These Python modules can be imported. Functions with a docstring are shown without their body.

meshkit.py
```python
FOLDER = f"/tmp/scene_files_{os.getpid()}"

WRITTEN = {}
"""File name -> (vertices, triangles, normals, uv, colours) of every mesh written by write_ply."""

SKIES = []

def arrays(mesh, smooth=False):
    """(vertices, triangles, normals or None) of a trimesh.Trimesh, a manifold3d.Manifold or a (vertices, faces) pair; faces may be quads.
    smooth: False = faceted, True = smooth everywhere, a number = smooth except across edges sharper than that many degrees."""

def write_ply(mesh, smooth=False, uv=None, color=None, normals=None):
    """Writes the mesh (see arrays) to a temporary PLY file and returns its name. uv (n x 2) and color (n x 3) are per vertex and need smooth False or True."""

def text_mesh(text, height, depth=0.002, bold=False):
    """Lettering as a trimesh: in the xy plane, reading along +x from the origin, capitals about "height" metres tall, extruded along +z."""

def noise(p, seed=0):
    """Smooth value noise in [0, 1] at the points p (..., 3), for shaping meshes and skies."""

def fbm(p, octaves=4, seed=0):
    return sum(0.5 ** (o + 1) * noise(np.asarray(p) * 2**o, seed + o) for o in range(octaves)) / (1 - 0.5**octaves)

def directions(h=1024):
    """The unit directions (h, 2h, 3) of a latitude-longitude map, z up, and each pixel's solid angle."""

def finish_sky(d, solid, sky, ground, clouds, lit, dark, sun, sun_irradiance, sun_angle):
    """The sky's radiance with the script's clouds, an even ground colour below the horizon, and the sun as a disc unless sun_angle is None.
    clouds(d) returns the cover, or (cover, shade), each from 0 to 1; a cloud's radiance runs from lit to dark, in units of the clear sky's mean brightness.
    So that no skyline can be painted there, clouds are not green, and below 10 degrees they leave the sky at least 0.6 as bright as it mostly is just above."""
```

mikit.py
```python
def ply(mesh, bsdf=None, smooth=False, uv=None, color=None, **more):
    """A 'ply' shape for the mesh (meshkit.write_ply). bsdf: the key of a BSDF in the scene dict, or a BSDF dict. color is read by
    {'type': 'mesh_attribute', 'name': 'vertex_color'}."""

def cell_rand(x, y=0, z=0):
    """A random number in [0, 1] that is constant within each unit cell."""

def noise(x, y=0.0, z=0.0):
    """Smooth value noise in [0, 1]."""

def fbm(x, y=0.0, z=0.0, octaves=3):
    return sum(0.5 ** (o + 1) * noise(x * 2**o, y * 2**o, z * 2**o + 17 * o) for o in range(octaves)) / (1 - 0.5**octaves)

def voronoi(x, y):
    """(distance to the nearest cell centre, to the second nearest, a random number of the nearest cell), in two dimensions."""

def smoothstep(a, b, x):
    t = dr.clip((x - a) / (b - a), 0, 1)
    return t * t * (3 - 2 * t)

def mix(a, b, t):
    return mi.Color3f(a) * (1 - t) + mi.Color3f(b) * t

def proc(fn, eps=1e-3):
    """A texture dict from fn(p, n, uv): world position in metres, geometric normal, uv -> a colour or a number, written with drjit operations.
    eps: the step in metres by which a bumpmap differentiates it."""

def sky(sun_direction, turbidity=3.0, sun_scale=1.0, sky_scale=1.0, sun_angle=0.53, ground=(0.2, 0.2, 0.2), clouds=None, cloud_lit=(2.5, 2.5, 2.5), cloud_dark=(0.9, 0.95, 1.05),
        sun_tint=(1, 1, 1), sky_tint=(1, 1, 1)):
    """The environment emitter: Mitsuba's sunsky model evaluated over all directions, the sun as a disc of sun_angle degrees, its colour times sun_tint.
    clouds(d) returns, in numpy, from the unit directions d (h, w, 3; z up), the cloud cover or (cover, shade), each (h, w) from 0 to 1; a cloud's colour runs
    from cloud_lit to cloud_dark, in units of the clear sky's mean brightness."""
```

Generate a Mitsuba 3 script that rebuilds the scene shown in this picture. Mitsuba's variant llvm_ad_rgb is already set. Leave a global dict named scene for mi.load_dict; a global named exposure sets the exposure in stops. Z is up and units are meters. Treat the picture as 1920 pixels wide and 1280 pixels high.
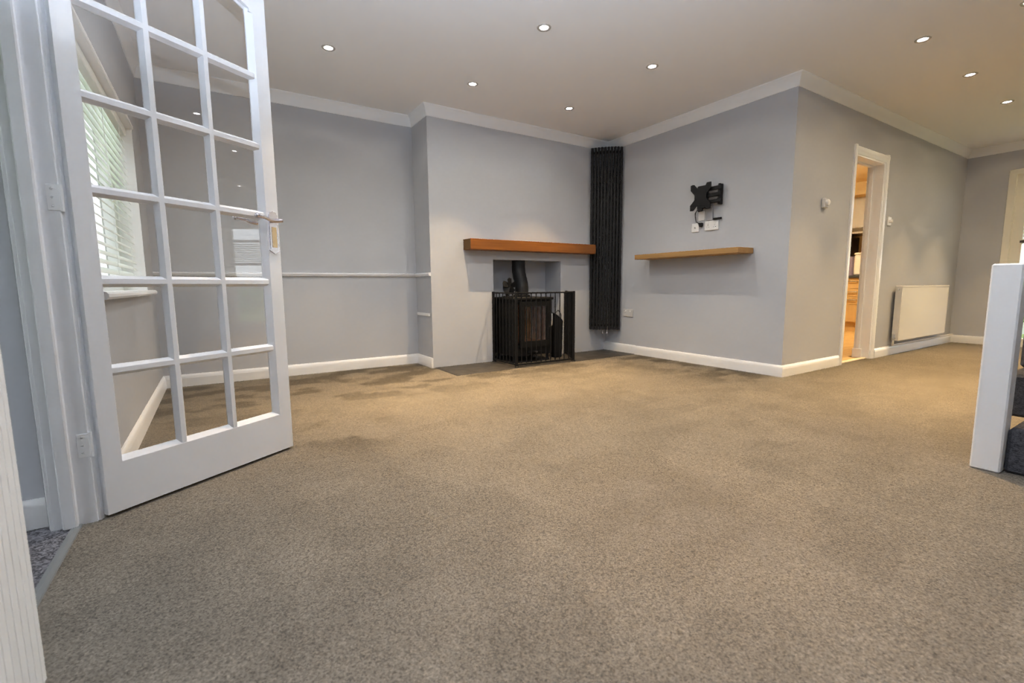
import math
import numpy as np
import trimesh
import manifold3d as m3
import mitsuba as mi
import drjit as dr
import mikit
from mikit import noise, fbm, voronoi, cell_rand, smoothstep, mix
from shapely.geometry import Polygon, Point, box as sbox
from shapely.ops import unary_union

T = mi.ScalarTransform4f
scene, labels = {}, {}

# ------------------------------------------------------------------ camera, light, exposure
exposure = 0.0
CAM = np.array([0.3885, 0.0, 0.786])
FWD = np.array([0.533, 0.838, -0.119])
UP = np.array([0.071, 0.096, 0.993])
scene['camera'] = {
    'type': 'thinlens', 'fov': 95.529, 'fov_axis': 'x', 'near_clip': 0.02, 'far_clip': 200.0,
    'aperture_radius': 0.0022, 'focus_distance': 2.6,
    'to_world': T().look_at(origin=CAM.tolist(), target=(CAM + FWD).tolist(), up=UP.tolist())}

# overcast daylight outside
scene['sky'] = mikit.sky((-0.35, -0.5, 0.7), turbidity=4.0, sun_scale=0.0, sky_scale=31.0, ground=(0.22, 0.25, 0.18),
                         clouds=lambda d: np.ones(d.shape[:2]) * 0.85, cloud_lit=(1.0, 1.02, 1.05), cloud_dark=(0.9, 0.95, 1.0))
scene['sky']['sampling_weight'] = 9.0
# the camera's flash, turned up and bounced off the white ceiling
scene['bounce_flash'] = {'type': 'spot', 'sampling_weight': 60.0, 'intensity': {'type': 'rgb', 'value': [32.5, 38.5, 48.0]}, 'cutoff_angle': 62.0, 'beam_width': 34.0,
                         'to_world': T().look_at(origin=[0.40, -0.06, 0.95], target=[0.66, 0.34, 2.4], up=[0, 1, 0])}
LAMP = [24.0, 16.3, 7.6]          # watts per steradian of one warm downlight on its axis
SPILL = [1.75, 1.66, 1.50]       # the wider spill around its beam
SPILL_DINING = [1.50, 1.18, 0.76]   # spill tinted warmer at the dining end to warm its walls
LAMP_FACE = [60.0, 50.0, 36.0]   # radiance of its bright face

# ------------------------------------------------------------------ plan of the room (metres; fitted to the photograph)
H = 2.4275
X1, X2 = 4.390, 8.547          # television wall, end wall
Y1, Y2, Y3 = 4.544, 4.161, 2.0475   # alcove wall, chimney breast, kitchen wall
XB = 2.131                     # left side of the chimney breast
YB = -1.10                     # wall behind the camera
DN, DF = 1.240, 2.030          # doorway of the porch in the left wall


# ------------------------------------------------------------------ helpers
def uniq(key):
    if key not in scene and key not in labels:
        return key
    i = 1
    while f'{key}_{i:03d}' in scene or f'{key}_{i:03d}' in labels:
        i += 1
    return f'{key}_{i:03d}'


def add(name, mesh, bsdf, parent=None, smooth=False, **more):
    key = uniq(f'{parent}__{name}' if parent else name)
    scene[key] = mikit.ply(mesh, bsdf, smooth=smooth, **more)
    return key


def thing(name, label, cat, group=None):
    key = uniq(name)
    labels[key] = {'label': label, 'category': cat}
    if group:
        labels[key]['group'] = group
    return key


def tag(key, label, cat, group=None):
    labels[key] = {'label': label, 'category': cat}
    if group:
        labels[key]['group'] = group
    return key


def struct(name, mesh, bsdf, smooth=False, label=None, cat=None):
    key = add(name, mesh, bsdf, None, smooth)
    labels[key] = {'kind': 'structure'}
    if label:
        labels[key]['label'] = label
    if cat:
        labels[key]['category'] = cat
    return key


def cat(*ms):
    return trimesh.util.concatenate([m for m in ms])


def box(x0, x1, y0, y1, z0, z1, r=0.0):
    x0, x1 = min(x0, x1), max(x0, x1)
    y0, y1 = min(y0, y1), max(y0, y1)
    z0, z1 = min(z0, z1), max(z0, z1)
    if r <= 0:
        return trimesh.creation.box(bounds=[[x0, y0, z0], [x1, y1, z1]])
    r = min(r, 0.49 * min(x1 - x0, y1 - y0, z1 - z0))
    c, h = np.array([(x0 + x1) / 2, (y0 + y1) / 2, (z0 + z1) / 2]), np.array([x1 - x0, y1 - y0, z1 - z0]) / 2
    v = []
    for s in np.ndindex(2, 2, 2):
        sg = np.array(s) * 2 - 1
        for k in range(3):
            q = h - r
            q[k] = h[k]
            v.append(c + sg * q)
    return trimesh.Trimesh(v, process=False).convex_hull


def solid(b, holes):
    """A box with box-shaped holes."""
    def cube(q):
        return m3.Manifold.cube([q[1] - q[0], q[3] - q[2], q[5] - q[4]]).translate([q[0], q[2], q[4]])
    m = cube(b)
    for q in holes:
        m = m - cube(q)
    return m


def mat4(o, a, b, c):
    m = np.eye(4)
    m[:3, 0], m[:3, 1], m[:3, 2], m[:3, 3] = a, b, c, o
    return m


def moved(mesh, m):
    mesh = mesh.copy()
    mesh.apply_transform(m)
    return mesh


def extrude(poly, h):
    polys = getattr(poly, 'geoms', [poly])
    return cat(*[trimesh.creation.extrude_polygon(g, h, engine='earcut') for g in polys])


def tube(pts, r, n=10, caps=True):
    p = np.asarray(pts, float)
    t = np.gradient(p, axis=0)
    t /= np.linalg.norm(t, axis=1, keepdims=True)
    a = np.cross(t[0], [0, 0, 1] if abs(t[0][2]) < 0.9 else [1, 0, 0])
    rings = []
    rr = np.broadcast_to(r, (len(p),))
    for i in range(len(p)):
        a = a - t[i] * (a @ t[i])
        a /= np.linalg.norm(a)
        b = np.cross(t[i], a)
        ang = np.arange(n) * 2 * np.pi / n
        rings.append(p[i] + rr[i] * (np.cos(ang)[:, None] * a + np.sin(ang)[:, None] * b))
    v = np.vstack(rings)
    f = []
    for i in range(len(p) - 1):
        for j in range(n):
            k = (j + 1) % n
            f += [[i * n + j, i * n + k, (i + 1) * n + k], [i * n + j, (i + 1) * n + k, (i + 1) * n + j]]
    if caps:
        c0, c1 = len(v), len(v) + 1
        v = np.vstack([v, p[0], p[-1]])
        L = (len(p) - 1) * n
        for j in range(n):
            k = (j + 1) % n
            f += [[c0, k, j], [c1, L + j, L + k]]
    m = trimesh.Trimesh(v, f, process=False)
    if m.volume < 0:
        m.invert()
    return m


def lathe(profile, n=28):
    m = trimesh.creation.revolve(np.asarray(profile, float), sections=n)
    if m.volume < 0:
        m.invert()
    return m


def at(mesh, x, y, z, m=None):
    mesh = mesh.copy()
    if m is not None:
        mesh.apply_transform(m)
    mesh.apply_translation([x, y, z])
    return mesh


def run(path, profile, i):
    """The i-th straight length of a moulding along the plan path (room on the left hand), mitred; profile of (distance from wall, height)."""
    p = np.asarray(path, float)

    def normal(k):
        d = p[k + 1] - p[k]
        d /= np.linalg.norm(d)
        return np.array([-d[1], d[0]])

    def mitre(k):
        ns = [normal(j) for j in (k - 1, k) if 0 <= j < len(p) - 1]
        s = sum(ns)
        if len(ns) == 1:
            return s
        return s / (1 + ns[0] @ ns[1])
    ends = []
    for k in (i, i + 1):
        mt = mitre(k)
        ends.append(np.array([[*(p[k] + mt * d), z] for d, z in profile]))
    n = len(profile)
    v = np.vstack(ends)
    f = []
    for j in range(n):
        k = (j + 1) % n
        f += [[j, k, n + k], [j, n + k, n + j]]
    tri = trimesh.creation.triangulate_polygon(Polygon(profile), engine='earcut')[1]
    f += [list(q) for q in tri] + [[q[0] + n, q[2] + n, q[1] + n] for q in tri]
    m = trimesh.Trimesh(v, f, process=False)
    trimesh.repair.fix_normals(m)
    return m


# ------------------------------------------------------------------ materials
def diffuse(rgb):
    return {'type': 'twosided', 'bsdf': {'type': 'diffuse', 'reflectance': {'type': 'rgb', 'value': list(rgb)}}}


def princ(rgb, rough=0.5, spec=0.5, metal=0.0, **kw):
    col = rgb if isinstance(rgb, dict) else {'type': 'rgb', 'value': list(rgb)}
    return {'type': 'twosided', 'bsdf': {'type': 'principled', 'base_color': col, 'roughness': rough, 'specular': spec, 'metallic': metal, **kw}}


def wall_fn(p, n, uv):
    r = fbm(p.x * 60, p.y * 60, p.z * 60, 2)
    return mi.Color3f(0.458, 0.463, 0.479) * (0.985 + 0.03 * r)


def gloss_bump(p, n, uv):
    return fbm(p.x * 25, p.y * 25, p.z * 9, 2)


def carpet_colour(p, n, uv):
    fleck = noise(p.x * 340, p.y * 340) * 0.6 + noise(p.x * 190 + 7, p.y * 190) * 0.4
    tuft = cell_rand(p.x * 230, p.y * 230)
    pile = fbm(p.x * 9 + 3, p.y * 5 + 1, 0.3, 4)
    big = fbm(p.x * 1.7 + 11, p.y * 1.7, 0.7, 3)
    brush = smoothstep(0.44, 0.60, fbm(p.x * 4.2, p.y * 7.5 + 4, 2.2, 5))
    zone = dr.maximum(smoothstep(2.9, 3.7, p.y), smoothstep(0.5, 0.05, dr.abs(p.x - 0.95) + dr.abs(p.y - 2.55) * 0.8))
    zone = dr.maximum(zone, smoothstep(3.5, 4.2, p.x) * smoothstep(1.9, 2.3, p.y))
    k = (0.45 + 1.10 * fleck) * (0.88 + 0.24 * tuft) * (0.86 + 0.28 * pile) * (0.9 + 0.2 * big) * (1 - 0.46 * brush * (0.22 + 0.78 * zone))
    return mi.Color3f(0.160, 0.139, 0.112) * k


def carpet_bump(p, n, uv):
    return noise(p.x * 260, p.y * 260) + 0.6 * noise(p.x * 130, p.y * 130)


def porch_colour(p, n, uv):
    fleck = noise(p.x * 260, p.y * 260) * 0.6 + noise(p.x * 120, p.y * 120) * 0.4
    return mi.Color3f(0.135, 0.130, 0.138) * (0.40 + 1.3 * smoothstep(0.2, 0.85, fleck))


def stair_colour(p, n, uv):
    fleck = noise(p.x * 260, p.y * 260, p.z * 260) * 0.6 + noise(p.x * 90, p.y * 90, p.z * 90) * 0.4
    return mi.Color3f(0.055, 0.054, 0.057) * (0.3 + 1.5 * fleck)


def grain(along, base, dark, scale=1.0):
    def fn(p, n, uv):
        q = (p.x, p.y, p.z)
        a = q[along]
        o = [q[k] for k in range(3) if k != along]
        w = fbm(a * 2.2 * scale, o[0] * 34 * scale, o[1] * 34 * scale, 4)
        line = fbm(a * 5 * scale + 9, o[0] * 150 * scale, o[1] * 150 * scale, 2)
        t = dr.clip(0.75 * w + 0.5 * line - 0.15, 0, 1)
        return mix(base, dark, t)
    return fn


def slate_fn(p, n, uv):
    return mi.Color3f(0.030, 0.027, 0.024) * (0.6 + 0.8 * fbm(p.x * 14, p.y * 14, p.z * 14, 4))


def brick_fn(p, n, uv):
    return mi.Color3f(0.36, 0.20, 0.125) * (0.65 + 0.7 * fbm(p.x * 30, p.y * 30, p.z * 30, 3))


def leaf_fn(p, n, uv):
    return mix((0.05, 0.10, 0.03), (0.22, 0.34, 0.10), fbm(p.x * 9, p.y * 9, p.z * 9, 3))


def laminate_fn(p, n, uv):
    w = fbm(p.x * 2.5, p.y * 40, p.z * 30, 3) + 0.35 * (cell_rand(p.y * 8.0, 1) - 0.5)
    return mix((0.58, 0.39, 0.17), (0.42, 0.25, 0.09), w)


M = dict(
    wall={'type': 'twosided', 'bsdf': {'type': 'diffuse', 'reflectance': mikit.proc(wall_fn)}},
    ceiling=diffuse((0.80, 0.79, 0.775)),
    white=princ((0.80, 0.80, 0.80), 0.22, 0.5),
    white_gloss={'type': 'bumpmap', 'arbitrary': mikit.proc(gloss_bump, 2e-3), 'scale': 0.00006,
                 'bsdf': princ((0.74, 0.74, 0.75), 0.16, 0.5)},
    white_matt=princ((0.78, 0.78, 0.77), 0.55, 0.4),
    plastic=princ((0.80, 0.79, 0.77), 0.35, 0.5),
    radiator_paint=princ((0.62, 0.585, 0.53), 0.4, 0.4),
    cream=princ((0.78, 0.74, 0.62), 0.4, 0.4),
    carpet={'type': 'bumpmap', 'arbitrary': mikit.proc(carpet_bump, 1e-3), 'scale': 0.0018,
            'bsdf': {'type': 'twosided', 'bsdf': {'type': 'diffuse', 'reflectance': mikit.proc(carpet_colour)}}},
    porch_carpet={'type': 'bumpmap', 'arbitrary': mikit.proc(carpet_bump, 1e-3), 'scale': 0.003,
                  'bsdf': {'type': 'twosided', 'bsdf': {'type': 'diffuse', 'reflectance': mikit.proc(porch_colour)}}},
    stair_carpet={'type': 'twosided', 'bsdf': {'type': 'diffuse', 'reflectance': mikit.proc(stair_colour)}},
    beam=princ(mikit.proc(grain(0, (0.245, 0.084, 0.014), (0.13, 0.039, 0.006), 1.0)), 0.42, 0.4),
    oak=princ(mikit.proc(grain(1, (0.40, 0.235, 0.088), (0.26, 0.135, 0.045), 1.3)), 0.5, 0.3),
    unit_wood=princ(mikit.proc(grain(2, (0.66, 0.45, 0.205), (0.52, 0.32, 0.125), 1.0)), 0.4, 0.4),
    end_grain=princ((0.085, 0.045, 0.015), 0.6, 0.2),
    slate=princ(mikit.proc(slate_fn), 0.55, 0.4),
    anthracite=princ((0.011, 0.011, 0.0115), 0.5, 0.25),
    black_iron=princ((0.006, 0.006, 0.0062), 0.55, 0.2),
    black_plastic=princ((0.005, 0.005, 0.0055), 0.5, 0.2),
    firebrick=princ(mikit.proc(brick_fn), 0.9, 0.1),
    chrome={'type': 'twosided', 'bsdf': {'type': 'roughconductor', 'material': 'Cr', 'alpha': 0.08}},
    nickel={'type': 'twosided', 'bsdf': {'type': 'roughconductor', 'alpha': 0.22, 'specular_reflectance': {'type': 'rgb', 'value': [0.62, 0.60, 0.57]}}},
    bezel=princ((0.50, 0.46, 0.41), 0.4, 0.5, 0.4),
    golden_metal=princ((0.66, 0.50, 0.31), 0.32, 0.5, 1.0),
    satin_plate=princ((0.52, 0.51, 0.50), 0.4, 0.4),
    steel={'type': 'twosided', 'bsdf': {'type': 'roughconductor', 'alpha': 0.25, 'specular_reflectance': {'type': 'rgb', 'value': [0.55, 0.55, 0.56]}}},
    glass={'type': 'thindielectric', 'int_ior': 1.52},
    stove_glass={'type': 'thindielectric', 'int_ior': 1.5, 'specular_transmittance': {'type': 'rgb', 'value': [0.55, 0.5, 0.45]}},
    threshold=princ((0.15, 0.153, 0.147), 0.45, 0.5),
    gold_strip=princ((0.70, 0.55, 0.35), 0.4, 0.5),
    slat=princ((0.80, 0.83, 0.80), 0.4, 0.4),
    grey_plastic=princ((0.30, 0.30, 0.31), 0.5, 0.4),
    dark_frame=princ((0.05, 0.045, 0.04), 0.5, 0.3),
    worktop=princ((0.045, 0.05, 0.06), 0.3, 0.5),
    kitchen_wall=diffuse((0.60, 0.46, 0.27)),
    kitchen_ceiling=diffuse((0.78, 0.62, 0.38)),
    kitchen_tile=princ((0.72, 0.66, 0.55), 0.3, 0.5),
    laminate=princ(mikit.proc(laminate_fn), 0.35, 0.4),
    purple=princ((0.22, 0.18, 0.26), 0.4, 0.4),
    dark_brown=princ((0.30, 0.12, 0.03), 0.5, 0.3),
    orange=princ((0.65, 0.25, 0.08), 0.6, 0.3),
    leaf={'type': 'twosided', 'bsdf': {'type': 'diffuse', 'reflectance': mikit.proc(leaf_fn)}},
    lawn=diffuse((0.16, 0.21, 0.08)),
    paving=diffuse((0.38, 0.37, 0.35)),
)
for k_, v_ in M.items():
    scene['mat_' + k_] = v_


def m_(k):
    return 'mat_' + k


WALL, WHITE, GLOSS = m_('wall'), m_('white'), m_('white_gloss')

# ------------------------------------------------------------------ shell
WY0, WY1, WZ0, WZ1 = 2.46, 4.09, 0.775, 1.845     # window in the left wall
KX0, KX1, KZ = 5.475, 6.115, 1.975                # opening to the kitchen
PY0, PY1, PZ = -0.92, 1.60, 2.06                  # glazed doors in the end wall
OX0, OX1, OZ, OY = 2.814, 3.692, 1.054, 4.452     # fireplace opening

struct('floor', at(extrude(Polygon([(-0.045, YB - 0.1), (X2 + 0.1, YB - 0.1), (X2 + 0.1, Y3 + 0.022), (X1 + 0.05, Y3 + 0.022), (X1 + 0.05, Y1 + 0.05), (-0.045, Y1 + 0.05)]), 0.06), 0, 0, -0.06), m_('carpet'))
struct('floor_porch', box(-1.40, -0.060, 0.55, 2.10, -0.06, -0.002), m_('porch_carpet'))
struct('ceiling', box(-0.05, X2 + 0.1, YB - 0.1, Y1 + 0.1, H, H + 0.12), m_('ceiling'))
struct('ceiling_porch', box(-1.45, -0.05, 0.45, 2.2, 2.42, 2.5), m_('ceiling'))
struct('wall_left', solid([-0.20, 0, YB, 4.75, -0.06, H + 0.02],
                          [[-0.3, 0.1, DN - 0.012, DF + 0.012, -0.1, 2.142], [-0.3, 0.1, WY0, WY1, WZ0, WZ1],
                           [-0.3, -0.112, 0.5, 2.115, -0.1, 2.6]]), WALL)
struct('wall_alcove', box(-0.2, XB + 0.1, Y1, Y1 + 0.15, -0.06, H + 0.02), WALL)
struct('wall_chimney', box(OX0, OX1, Y2, Y1 + 0.15, OZ, H + 0.02), WALL)
struct('wall_chimney_left', box(XB, OX0, Y2, Y1 + 0.15, -0.06, H + 0.02), WALL)
struct('wall_chimney_right', box(OX1, X1 + 0.12, Y2, Y1 + 0.15, -0.06, H + 0.02), WALL)
struct('wall_fireplace', box(OX0, OX1, OY, Y1 + 0.15, -0.06, OZ), WALL)
struct('floor_fireplace', box(OX0, OX1, Y2 + 0.001, OY, -0.05, 0.0038), m_('slate'))
struct('wall_television', box(X1, X1 + 0.12, Y3, Y2 + 0.1, -0.06, H + 0.02), WALL)
struct('wall_kitchen', solid([X1, X2 + 0.15, Y3, Y3 + 0.14, -0.06, H + 0.02], [[KX0, KX1, Y3 - 0.1, Y3 + 0.3, -0.1, KZ]]), WALL)
struct('wall_end', solid([X2, X2 + 0.15, YB, Y3 + 0.14, -0.06, H + 0.02], [[X2 - 0.1, X2 + 0.3, PY0, PY1, 0.0, PZ]]), WALL)
struct('wall_rear', box(-0.2, X2 + 0.15, YB - 0.12, YB, -0.06, H + 0.02), WALL)
# porch beyond the doorway
struct('wall_porch', cat(box(-1.45, -0.112, 2.092, 2.2, -0.06, 2.45), box(-1.45, -0.112, 0.45, 0.55, -0.06, 2.45)), WALL)
pw = solid([-1.45, -1.35, 0.45, 2.2, -0.06, 2.45], [[-1.5, -1.3, 0.75, 1.95, 0.25, 2.15]])
struct('wall_porch_front', pw, WALL)

# skirting, coving, dado
SK = [(0, 0), (0.018, 0), (0.018, 0.066), (0.0155, 0.071), (0.0155, 0.078), (0.012, 0.088), (0.007, 0.096), (0, 0.098)]
COV = [(0, H - 0.098), (0.006, H - 0.098), (0.009, H - 0.090), (0.013, H - 0.068), (0.021, H - 0.042), (0.033, H - 0.020), (0.046, H - 0.008), (0.046, H), (0, H)]
room = [(X2, YB), (X2, Y3), (X1, Y3), (X1, Y2), (XB, Y2), (XB, Y1), (0, Y1), (0, YB), (X2, YB)]
names = ['end', 'kitchen', 'television', 'chimney', 'breast_side', 'alcove', 'left', 'rear']
for i_, nm in enumerate(names):
    struct('trim_' + nm, run(room, COV, i_), m_('white_matt'), smooth=35)


def skirt(nm, path):
    struct('baseboard_' + nm, cat(*[run(path, SK, k) for k in range(len(path) - 1)]), WHITE, smooth=35)


skirt('alcove', [(XB, Y2), (XB, Y1), (0, Y1), (0, DF + 0.075)])
skirt('television', [(KX0 - 0.075, Y3), (X1, Y3), (X1, 3.672)])
struct('baseboard_hearth', run([(X1, 3.672), (X1, Y2)], [(d_, z_ + 0.004) for d_, z_ in SK], 0), WHITE, smooth=35)
skirt('end', [(X2, PY1 + 0.07), (X2, Y3), (KX1 + 0.075, Y3)])
skirt('porch', [(-0.118, 2.092), (-1.35, 2.092)])
skirt('rear', [(0, YB), (X2, YB)])
DADO = [(0, 0.884), (0.012, 0.884), (0.018, 0.890), (0.018, 0.896), (0.024, 0.901), (0.024, 0.910), (0.016, 0.917), (0, 0.917)]
struct('trim_dado', cat(*[run([(XB, Y2), (XB, Y1), (0, Y1)], DADO, k) for k in range(2)]), GLOSS, smooth=35)

# hearth
key = add('hearth', box(2.146, X1 - 0.002, 3.672, Y2 - 0.0005, -0.03, 0.004, 0.003), m_('slate'))
tag(key, 'dark slate hearth slab flush with the carpet in front of the chimney breast', 'hearth')

# ------------------------------------------------------------------ porch doorway frame and glazed door
fr = thing('door_frame', 'white gloss door frame of the porch doorway holding the glazed door', 'door frame')
HZ = 2.13
add('lining', box(-0.112, 0.0, DF, DF + 0.02, -0.004, HZ + 0.02, 0.002), GLOSS, fr)
add('lining', box(-0.112, 0.0, DN - 0.02, DN, -0.004, HZ + 0.02, 0.002), GLOSS, fr)
add('head_lining', box(-0.112, 0.0, DN, DF, HZ, HZ + 0.02, 0.002), GLOSS, fr)
add('door_stop', box(-0.085, -0.047, DF - 0.026, DF + 0.002, 0.0, HZ, 0.004), GLOSS, fr)
add('door_stop', box(-0.085, -0.047, DN - 0.002, DN + 0.014, 0.0, HZ, 0.004), GLOSS, fr)
add('door_stop', box(-0.085, -0.047, DN, DF, HZ - 0.014, HZ + 0.002, 0.004), GLOSS, fr)
ARC = [(0, 0), (0.066, 0), (0.066, 0.014), (0.058, 0.018), (0.030, 0.0175), (0.014, 0.012), (0.006, 0.009), (0, 0.007)]   # along the wall, out of the wall
arc = extrude(Polygon(ARC), HZ + 0.07)
# room side, far jamb (behind the door) and porch side
add('architrave', moved(arc, mat4([0, DF + 0.008, 0], [0, 1, 0], [1, 0, 0], [0, 0, 1])), GLOSS, fr, smooth=25)
add('architrave', moved(arc, mat4([-0.112, DF + 0.002, -0.002], [0, 1, 0], [-1, 0, 0], [0, 0, 1])), GLOSS, fr, smooth=25)
add('head_architrave', box(0.0, 0.018, DN - 0.05, DF + 0.06, HZ + 0.008, HZ + 0.07, 0.004), GLOSS, fr)

key = add('threshold_strip', extrude(Polygon([(0, 0), (0.030, 0), (0.027, 0.005), (0.015, 0.0075), (0.003, 0.005)]), DF - DN - 0.004).apply_transform(
    mat4([-0.068, DN + 0.002, -0.001], [1, 0, 0], [0, 0, 1], [0, 1, 0])), m_('threshold'))
tag(key, 'grey metal threshold strip across the porch doorway between the two carpets', 'threshold strip')

# grooved white panel on the near side of the doorway
GY0, GY1 = 0.86, 1.243
pts = [(GY1, 0.0), (GY1, 0.041), (GY1 - 0.004, 0.045)]
yy = GY1 - 0.026
while yy > GY0 + 0.02:
    pts += [(yy + 0.0025, 0.045), (yy, 0.0425), (yy - 0.0025, 0.045)]
    yy -= 0.030
pts += [(GY0, 0.045), (GY0, 0.0)]
key = add('wall_panel', moved(extrude(Polygon(pts), 2.12), mat4([0, 0, 0.0], [0, 1, 0], [1, 0, 0], [0, 0, 1])), m_('white_matt'))
tag(key, 'white panel with fine vertical grooves at the left edge, nearest the camera', 'panel')

# the door leaf: local axes u (from the hinge), z, w (towards the camera)
DTH = math.radians(56.635)
E_ = np.array([math.sin(DTH), math.cos(DTH), 0])
N_ = np.array([math.cos(DTH), -math.sin(DTH), 0])
HINGE = np.array([0.0278, 2.0313, 0.0])
TH = 0.038


def leaf(mesh):     # mesh built in (u, z, w)
    return moved(mesh, mat4(HINGE, E_, [0, 0, 1], N_))


door = thing('door_1', 'white gloss glazed door of eighteen panes standing open into the room', 'door')
labels[door]['kind'] = 'structure'
ZB, ZT = 0.012, 2.118
UL, UR = 0.056, 0.700           # inner edges of the stiles
BED = 0.016                     # depth of the glazing bed


def bar_profile(a0, a1, bead0, bead1):
    """Cross-section (across, w): flat faces a0..a1, bevelled by bead0 / bead1 down to the glass, on both sides of the leaf."""
    g = 0.004
    mid = -TH / 2
    return Polygon([(a0, 0), (a1, 0), (a1 + bead1, -BED + g * 0), (a1 + bead1, -TH + BED), (a1, -TH), (a0, -TH), (a0 - bead0, -TH + BED), (a0 - bead0, -BED)])


def vertical(a0, a1, b0, b1, z0, z1, name):
    m = extrude(bar_profile(a0, a1, b0, b1), z1 - z0)               # (u, w, z)
    m = moved(m, np.array([[1, 0, 0, 0], [0, 0, 1, z0], [0, 1, 0, 0], [0, 0, 0, 1.0]]))
    return add(name, leaf(m), GLOSS, door)


def horizontal(a0, a1, b0, b1, u0, u1, name):
    m = extrude(bar_profile(a0, a1, b0, b1), u1 - u0)               # (z, w, u)
    m = moved(m, np.array([[0, 0, 1, u0], [1, 0, 0, 0], [0, 1, 0, 0], [0, 0, 0, 1.0]]))
    return add(name, leaf(m), GLOSS, door)


vertical(0.0, UL, 1e-4, 0.008, ZB, ZT, 'stile')
vertical(UR, 0.762, 0.026, 1e-4, ZB, ZT, 'stile')
horizontal(ZB, 0.186, 1e-4, 0.018, UL, UR, 'bottom_rail')
bars_u = [0.266, 0.476]
bars_z = [0.508, 0.812, 1.110, 1.408, 1.703]
arcx = np.linspace(0.0, 1.0, 25)
u0_, u1_ = UL - 0.002, UR + 0.002
arch = [(u0_, 1.962), (u0_ + 0.018, 1.962)] + [(u0_ + 0.018 + (u1_ - u0_ - 0.036) * t, 1.975 + 0.066 * math.sin(math.pi * t)) for t in arcx] + [(u1_ - 0.018, 1.962), (u1_, 1.962), (u1_, ZT), (u0_, ZT)]
arch = Polygon(arch).buffer(0)
m = cat(at(extrude(arch, TH), 0, 0, -TH), at(extrude(arch.buffer(0.012, join_style=2).intersection(sbox(u0_, 1.9, u1_, ZT)), TH - 2 * BED), 0, 0, -TH + BED))
add('top_rail', leaf(m), GLOSS, door)
for u in bars_u:
    vertical(u - 0.0085, u + 0.0085, 0.011, 0.011, 0.19, 2.03, 'glazing_bar')
for z in bars_z:
    horizontal(z - 0.0085, z + 0.0085, 0.011, 0.011, UL, UR - 0.01, 'glazing_bar')
ue = [UL, *bars_u, UR - 0.01]
ze = [0.195, *bars_z, 2.06]
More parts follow.
